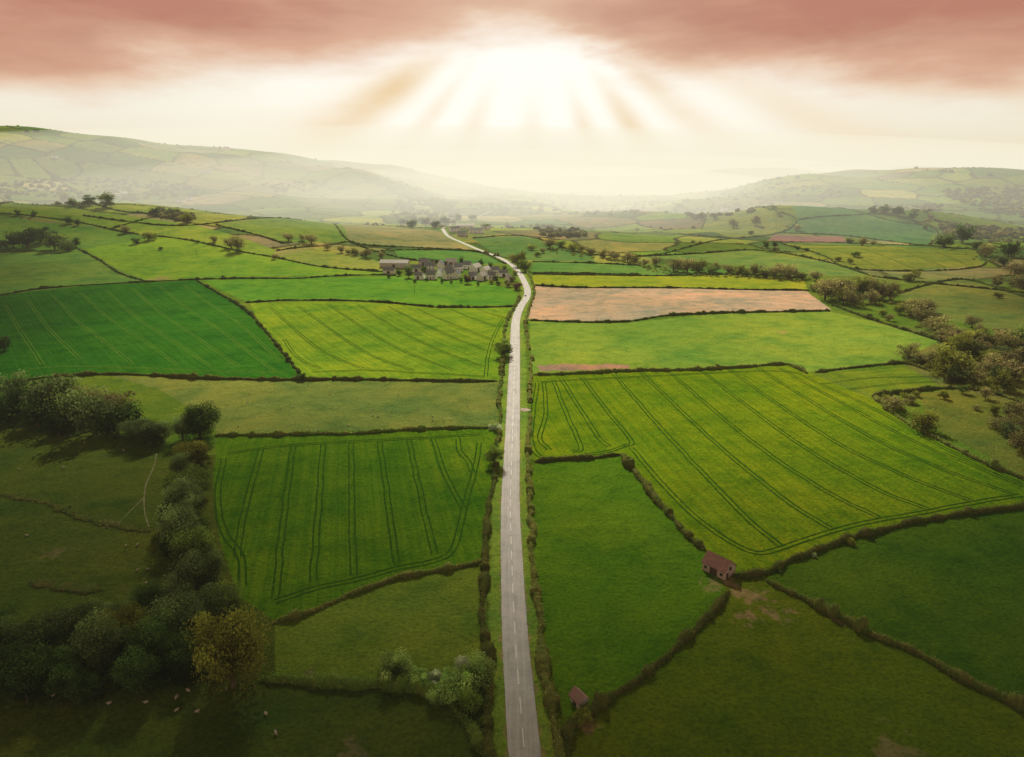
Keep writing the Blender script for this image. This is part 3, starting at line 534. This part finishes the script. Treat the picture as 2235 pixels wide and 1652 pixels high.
farm(1075,609,8,5.5,3.6,2.8,-20,WHITE,SLATE,"cottage","white cottage beside the farm track","house",win=2,chim=1)
for (u,v,L,Wd,r,wl,rf) in [(1015,498,34,16,5,WHITE,PALE),(1040,508,24,12,-15,WHITE,SLATE),(992,505,18,10,30,WHITE,SLATE),(1010,515,16,9,-30,STONE,SLATE),(1060,500,18,9,20,WHITE,SHEET),(985,478,16,9,10,WHITE,SLATE),(1010,470,16,9,0,WHITE,SLATE)]:
    building(u,v,L,Wd,5.5,3.6,r,wl,rf,"hamlet_house","pale walled house in the distant hamlet","house",win=3,chim=0)
for (u,v,L,r) in [(245,428,40,3),(270,424,26,-8),(395,441,22,10),(415,436,18,-20),(455,378,20,0),(120,345,18,5),(1075,440,22,10),(1110,452,20,-10),(1230,447,22,0),(1580,460,20,12)]:
    building(u,v,L,11,5,3.,r,WHITE if L<30 else STONE,SHEET if L>24 else SLATE,"distant_farm","distant farm building on the hillside","house",win=0)
RB=simple_mat('weathered_boards',(.48,.35,.29),scale=1.5,col2=(.64,.57,.51))
ba=building(1568,1247,7.6,5.6,2.7,2.4,-50,RB,RUST,"field_barn","weathered field barn with rusty red iron roof","barn",win=0)
for x in (-2.7,2.7):
    V,Fc=box(x-.45,x+.45,-2.84,-2.8,.9,1.8); obj("window",pm("window",V,Fc),DARK,ba)
V,Fc=box(3.8,3.84,-.6,.6,2.2,3.4); obj("window",pm("window",V,Fc),DARK,ba)
V,Fc=box(3.8,3.85,-2.,-.8,0,1.9); obj("door",pm("door",V,Fc),WOODD,ba)
building(1264,1534,3.2,2.6,1.7,1.3,-58,PSTONE,RUSTP,"field_shed","tiny pale stone shed with faded rusty roof","shed",win=0)
# ---------------------------------------------------------------- sheep
def sheep():
    me=bpy.data.meshes.new("sheep"); V=[(0,0,.62),(.35,0,.64),(-.35,0,.64),(.52,0,.78),(.70,0,.86),(.88,0,.76)]; E=[(0,1),(0,2),(1,3),(3,4),(4,5)]; R=[.29,.27,.26,.16,.11,.06]
    for x,b_ in ((.34,1),(-.36,2)):
        for y in (-.14,.14):
            n=len(V); V+= [(x,y,.42),(x+.02,y,.2),(x,y,.02)]; E+=[(b_,n),(n,n+1),(n+1,n+2)]; R+=[.10,.05,.04]
    for y in (-.09,.09): n=len(V); V.append((.68,y*1.6,.92)); E.append((4,n)); R.append(.03)
    V.append((-.58,0,.58)); E.append((2,len(V)-1)); R.append(.05)
    me.from_pydata(V,E,[]); o=bpy.data.objects.new("t",me); COL.objects.link(o); mo=o.modifiers.new("s",'SKIN'); 
    for i,r in enumerate(R): me.skin_vertices[0].data[i].radius=(r,r)
    me.skin_vertices[0].data[0].use_root=True
    s=o.modifiers.new("b",'SUBSURF'); s.levels=1
    dg=bpy.context.evaluated_depsgraph_get(); r=bpy.data.meshes.new_from_object(o.evaluated_get(dg)); bpy.data.objects.remove(o); r.name="sheep"; return r
sm=sheep(); sm.materials.clear(); sm.materials.append(simple_mat('fleece',(.52,.46,.34),scale=6,col2=(.38,.32,.23)))
for k,p in enumerate(survey(W("43,1025 140,1022 60,1170 275,1193 300,1192 323,1245 320,1275 118,1520 240,1537 320,1535 385,1525 412,1510 385,1553 430,1556 580,1560 603,1603 495,1505 155,952 185,968 270,985 612,892 640,890 720,862 870,863 815,895 815,908 825,910 945,910 945,918 968,918 983,918 1020,887 520,932 675,940 695,940 760,930 300,1247 540,880 230,575 260,583 330,560 410,572 640,574 655,568 520,585 590,590 120,470 90,463 380,545 470,575 550,598 700,592"))):
    o=obj("sheep",sm,None); o.location=(p[0],p[1],float(hgt(*p))-.01); o.rotation_euler=(0,0,random.uniform(0,6.28)); s=random.uniform(.75,.92); o.scale=(s,s,s)
    o["label"]="cream woolly sheep grazing on the pasture"; o["category"]="sheep"; o["group"]="sheep grazing in the pastures"
# ---------------------------------------------------------------- car
def car(k,side,paint,label):
    p=road_w[k]; t=road_w[k+1]-road_w[k-1]; a=math.atan2(t[1],t[0]); n=np.array([-t[1],t[0]])/np.hypot(*t)
    q=p+n*side; e=bpy.data.objects.new("car",None); COL.objects.link(e); e.location=(q[0],q[1],float(hgt(*q))+.1); e.rotation_euler=(0,0,a); e["label"]=label; e["category"]="car"
    prof=[(-2.1,.35),(-2.15,.8),(-1.95,1.0),(-1.45,1.42),(.25,1.45),(.95,.98),(1.9,.85),(2.1,.6),(2.05,.35)]
    N=len(prof); V=[(x,-.86+(.12 if z>1.2 else 0),z) for x,z in prof]+[(x,.86-(.12 if z>1.2 else 0),z) for x,z in prof]
    Fc=[tuple(range(N))[::-1],tuple(range(N,2*N))]+[(i,(i+1)%N,(i+1)%N+N,i+N) for i in range(N)]
    obj("body",pm("body",V,Fc),paint,e)
    V=[(.32,-.7,1.42),(.32,.7,1.42),(.93,.78,1.02),(.93,-.78,1.02)]; V=[(x+.02,y,z+.02) for x,y,z in V]; obj("windscreen",pm("w",V,[(0,1,2,3)]),DARK,e)
    V=[(-1.5,-.7,1.41),(-1.5,.7,1.41),(-1.93,.78,1.03),(-1.93,-.78,1.03)]; V=[(x-.02,y,z+.02) for x,y,z in V]; obj("rear_window",pm("w",V,[(0,3,2,1)]),DARK,e)
    for s in (-1,1):
        V=[(-1.6,s*.875,1.02),(.75,s*.875,1.02),(.2,s*.77,1.38),(-1.35,s*.77,1.38)]; obj("side_window",pm("w",V,[(0,1,2,3)]),DARK,e)
        for x in (-1.3,1.3):
            v,f=tube([(x,s*.72,.33),(x,s*.9,.33)],[.33,.33],16); v=np.vstack([v,[(x,s*.9,.33)]]); f=[tuple(q) for q in f]+[(16+i,16+(i+1)%16,32) for i in range(16)]; obj("wheel",pm("wheel",v,f),DARK,e)
tgt=survey([(1153,646)])[0]; k=int(np.argmin(np.hypot(*(road_w-tgt).T)))
car(k,1.6,simple_mat('white_car_paint',(.75,.75,.75),rough=.3,bump=0,col2=(.7,.7,.7),spec=.5),"small white car driving along the country road")
# ---------------------------------------------------------------- utility poles
for p in survey(W("487,607 118,640 905,640 430,560 640,575")):
    v,f=join([tube([(0,0,-.3),(0,0,8)],[.16,.11],7),tube([(-.9,0,7.4),(.9,0,7.4)],[.07,.07],5)]); o=obj("utility_pole",make_mesh("utility_pole",v,f),BARK,category="pole",label="wooden utility pole standing on the pasture",group="utility poles"); o.location=(p[0],p[1],float(hgt(*p)))
# ---------------------------------------------------------------- unseen cloud-like sheet overhead, added and shaped to darken the near fields
sd=np.array([math.sin(SUN_AZ)*math.cos(SUN_EL),math.cos(SUN_AZ)*math.cos(SUN_EL),math.sin(SUN_EL)]); ALT=900.
sh=sd[:2]/sd[2]*ALT
gx=np.linspace(-2600,2600,40); gy=np.linspace(-1500,1550,40); GX,GY=np.meshgrid(gx,gy)
V=np.stack([(GX+sh[0]).ravel(),(GY+sh[1]).ravel(),(ALT+25*(vn(GX/300,GY/300,61)-.5)).ravel()],-1)
i=np.arange(39)[:,None]*40; j=np.arange(39)[None]; Fc=np.stack([i+j,i+j+1,i+41+j,i+40+j],-1).reshape(-1,4)
m,b=new_mat('shade_sheet_mask'); pos=b.n('ShaderNodeNewGeometry').outputs['Position']; sx=b.n('ShaderNodeSeparateXYZ'); b.put(sx.inputs[0],pos)
x=b.m('SUBTRACT',sx.outputs[0],float(sh[0])+30); y=b.m('SUBTRACT',sx.outputs[1],float(sh[1])+600)
wx=b.m('ADD',400.,b.m('MULTIPLY',b.m('MAXIMUM',y,0.),.9))
e=b.m('SQRT',b.m('ADD',b.sq(x,0.,wx),b.sq(b.m('MINIMUM',y,0.),0.,410.)))
nz=b.noise(pos,.0035,4,.55); e=b.m('ADD',e,b.m('MULTIPLY',b.m('SUBTRACT',nz,.5),.6))
al=b.mr(e,.60,1.42,0.,.975); al=b.m('MULTIPLY',al,b.mr(y,500.,900.,1.,0.))
tr=b.n('ShaderNodeBsdfTransparent'); df=b.n('ShaderNodeBsdfDiffuse'); df.inputs[0].default_value=(.6,.5,.45,1); mx=b.n('ShaderNodeMixShader'); b.put(mx.inputs[0],al); b.put(mx.inputs[1],tr.outputs[0]); b.put(mx.inputs[2],df.outputs[0]); b.put(b.n('ShaderNodeOutputMaterial').inputs[0],mx.outputs[0])
obj("shade_sheet",make_mesh("shade_sheet",V,Fc,True),m,kind="structure",label="unseen sheet overhead with an opening, added to shade the near fields")
# ---------------------------------------------------------------- haze (homogeneous volumes whose own emission imitates scattered sunlight)
def haze_mat(name,sig,L):
    m,b=new_mat(name); ab=b.n('ShaderNodeVolumeAbsorption'); ab.inputs[0].default_value=(0,0,0,1); ab.inputs[1].default_value=sig
    em=b.n('ShaderNodeEmission'); em.inputs[0].default_value=(*L,1); em.inputs[1].default_value=sig
    ad=b.n('ShaderNodeAddShader'); b.put(ad.inputs[0],ab.outputs[0]); b.put(ad.inputs[1],em.outputs[0]); b.put(b.n('ShaderNodeOutputMaterial').inputs['Volume'],ad.outputs[0]); return m
V,Fc=box(-7000,7000,-300,10500,-90,220); obj("valley_haze",pm("valley_haze",V,Fc),haze_mat('haze',1/25000,(.74,.70,.50)),kind="structure",label="thin haze filling the valley air")
def ell(c,r,mat):
    import bmesh
    bm=bmesh.new(); bmesh.ops.create_uvsphere(bm,u_segments=80,v_segments=48,radius=1); me=bpy.data.meshes.new("glowing_mist"); bm.to_mesh(me); bm.free()
    o=obj("glowing_mist",me,mat,kind="structure",label="mist far up the valley, bright by its own emission"); o.location=c; o.scale=r
ell((-450,4700,0),(4500,3600,345),haze_mat('mist_outer',1/2100,(.98,.92,.74)))
ell((-150,4400,0),(2600,2950,240),haze_mat('mist_middle',1/2100,(1.06,1.0,.78)))
ell((60,4100,0),(1500,2400,165),haze_mat('mist_core',1/1600,(1.14,1.07,.82)))
# ---------------------------------------------------------------- sky
w=bpy.data.worlds.new("World"); SC.world=w; w.use_nodes=True; b=NB(w.node_tree)
dirv=b.n('ShaderNodeTexCoord').outputs['Generated']; s=b.n('ShaderNodeSeparateXYZ'); b.put(s.inputs[0],dirv)
az=b.m('ARCTAN2',s.outputs[0],s.outputs[1]); el=b.m('ARCSINE',s.outputs[2])
EDGE=[(-200,205),(0,195),(250,182),(420,160),(600,150),(800,138),(900,122),(1000,98),(1100,76),(1180,70),(1240,82),(1300,118),(1360,150),(1450,172),(1600,178),(1780,172),(1900,180),(2100,188),(2235,182),(2400,175)]
fcv=b.n('ShaderNodeFloatCurve'); cu=fcv.mapping.curves[0]
pts=[]
for u,v in EDGE:
    a_,e_=azel(u,v); pts.append(((a_+.9)/1.8,e_/.3))
cu.points[0].location=(0,pts[0][1]); cu.points[1].location=(1,pts[-1][1])
for q in pts: cu.points.new(*q)
fcv.mapping.update()
wob=b.noise(b.comb(b.m('MULTIPLY',az,3.),b.m('MULTIPLY',el,10.),9.),2.,4,.6)
azw=b.m('ADD',az,b.m('MULTIPLY',b.m('SUBTRACT',wob,.5),.16))
b.put(fcv.inputs[1],b.mr(azw,-.9,.9,0.,1.,'LINEAR')); E=b.m('MULTIPLY',fcv.outputs[0],.3)
cv=b.comb(b.m('MULTIPLY',az,2.2),b.m('MULTIPLY',el,8.)); nA_=b.noise(cv,1.8,6,.55); nB_=b.noise(b.comb(b.m('MULTIPLY',az,1.6),b.m('MULTIPLY',el,7.),4.),2.4,5,.55)
dd=b.m('ADD',b.m('SUBTRACT',el,E),b.m('MULTIPLY',b.m('SUBTRACT',nA_,.5),.12))
mk=b.mr(dd,-.034,.036)
a0,e0=azel(1150,225)
glow=b.m('EXPONENT',b.m('MULTIPLY',b.m('ADD',b.sq(az,a0,.42),b.sq(el,e0,.22)),-1.))
low=b.mix(b.mr(el,.0,.10),(.87,.78,.58),(.93,.87,.73))
low=b.mix(b.m('MULTIPLY',b.mr(nB_,.42,.68,0.,.5),b.m('SUBTRACT',1.,b.m('MULTIPLY',glow,.5))),low,(.84,.67,.45))
low=b.mix(b.mr(glow,.05,.9),low,(1.08,1.05,.96))
ar,er=azel(1165,-40); ph=b.m('ARCTAN2',b.m('SUBTRACT',el,er),b.m('SUBTRACT',az,ar))
tot=None
for deg,wd_,amp in [(-146,6.,1.),(-131,3.5,.45),(-115,5.,.5),(-90,6.,.5),(-68,4.5,.65),(-52,4.5,.75),(-38,4.5,.65),(-25,4.,.45)]:
    t_=b.m('MULTIPLY',b.m('EXPONENT',b.m('MULTIPLY',b.sq(ph,math.radians(deg),math.radians(wd_)),-1.)),amp)
    tot=t_ if tot is None else b.m('ADD',tot,t_)
rd=b.m('SQRT',b.m('ADD',b.sq(az,ar,1.),b.sq(el,er,1.)))
rn=b.noise(b.comb(b.m('MULTIPLY',az,3.),b.m('MULTIPLY',el,6.),2.),1.8,4,.55)
stk=b.m('MULTIPLY',b.m('MULTIPLY',tot,b.mr(rd,.10,.22)),b.m('MULTIPLY',b.mr(rn,.3,.62,.6,1.),b.mr(rd,.36,.75,.95,0.)))
low=b.mix(stk,low,(.86,.63,.36))
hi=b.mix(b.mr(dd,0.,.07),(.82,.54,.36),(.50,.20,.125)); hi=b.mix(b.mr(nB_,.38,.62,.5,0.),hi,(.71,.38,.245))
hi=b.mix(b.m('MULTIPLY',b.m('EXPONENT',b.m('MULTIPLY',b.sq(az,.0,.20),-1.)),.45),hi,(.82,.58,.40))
cl=b.mix(mk,low,hi)
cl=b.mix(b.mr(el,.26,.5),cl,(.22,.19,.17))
sky=b.n('ShaderNodeTexSky',sky_type='NISHITA'); sky.sun_disc=False; sky.sun_elevation=SUN_EL; sky.sun_rotation=SUN_AZ
bg1=b.n('ShaderNodeBackground'); b.put(bg1.inputs[0],sky.outputs[0]); bg1.inputs[1].default_value=.08
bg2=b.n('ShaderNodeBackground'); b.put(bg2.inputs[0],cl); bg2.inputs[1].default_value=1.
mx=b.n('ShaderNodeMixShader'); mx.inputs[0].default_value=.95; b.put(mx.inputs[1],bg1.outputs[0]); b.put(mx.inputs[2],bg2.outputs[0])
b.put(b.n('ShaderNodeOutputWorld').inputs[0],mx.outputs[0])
sl=bpy.data.lights.new("sun",'SUN'); sl.energy=5; sl.angle=math.radians(.6); sl.color=(1,.90,.72); so=bpy.data.objects.new("sun",sl); COL.objects.link(so)
so.rotation_euler=Vector(-sd).to_track_quat('-Z','Y').to_euler()
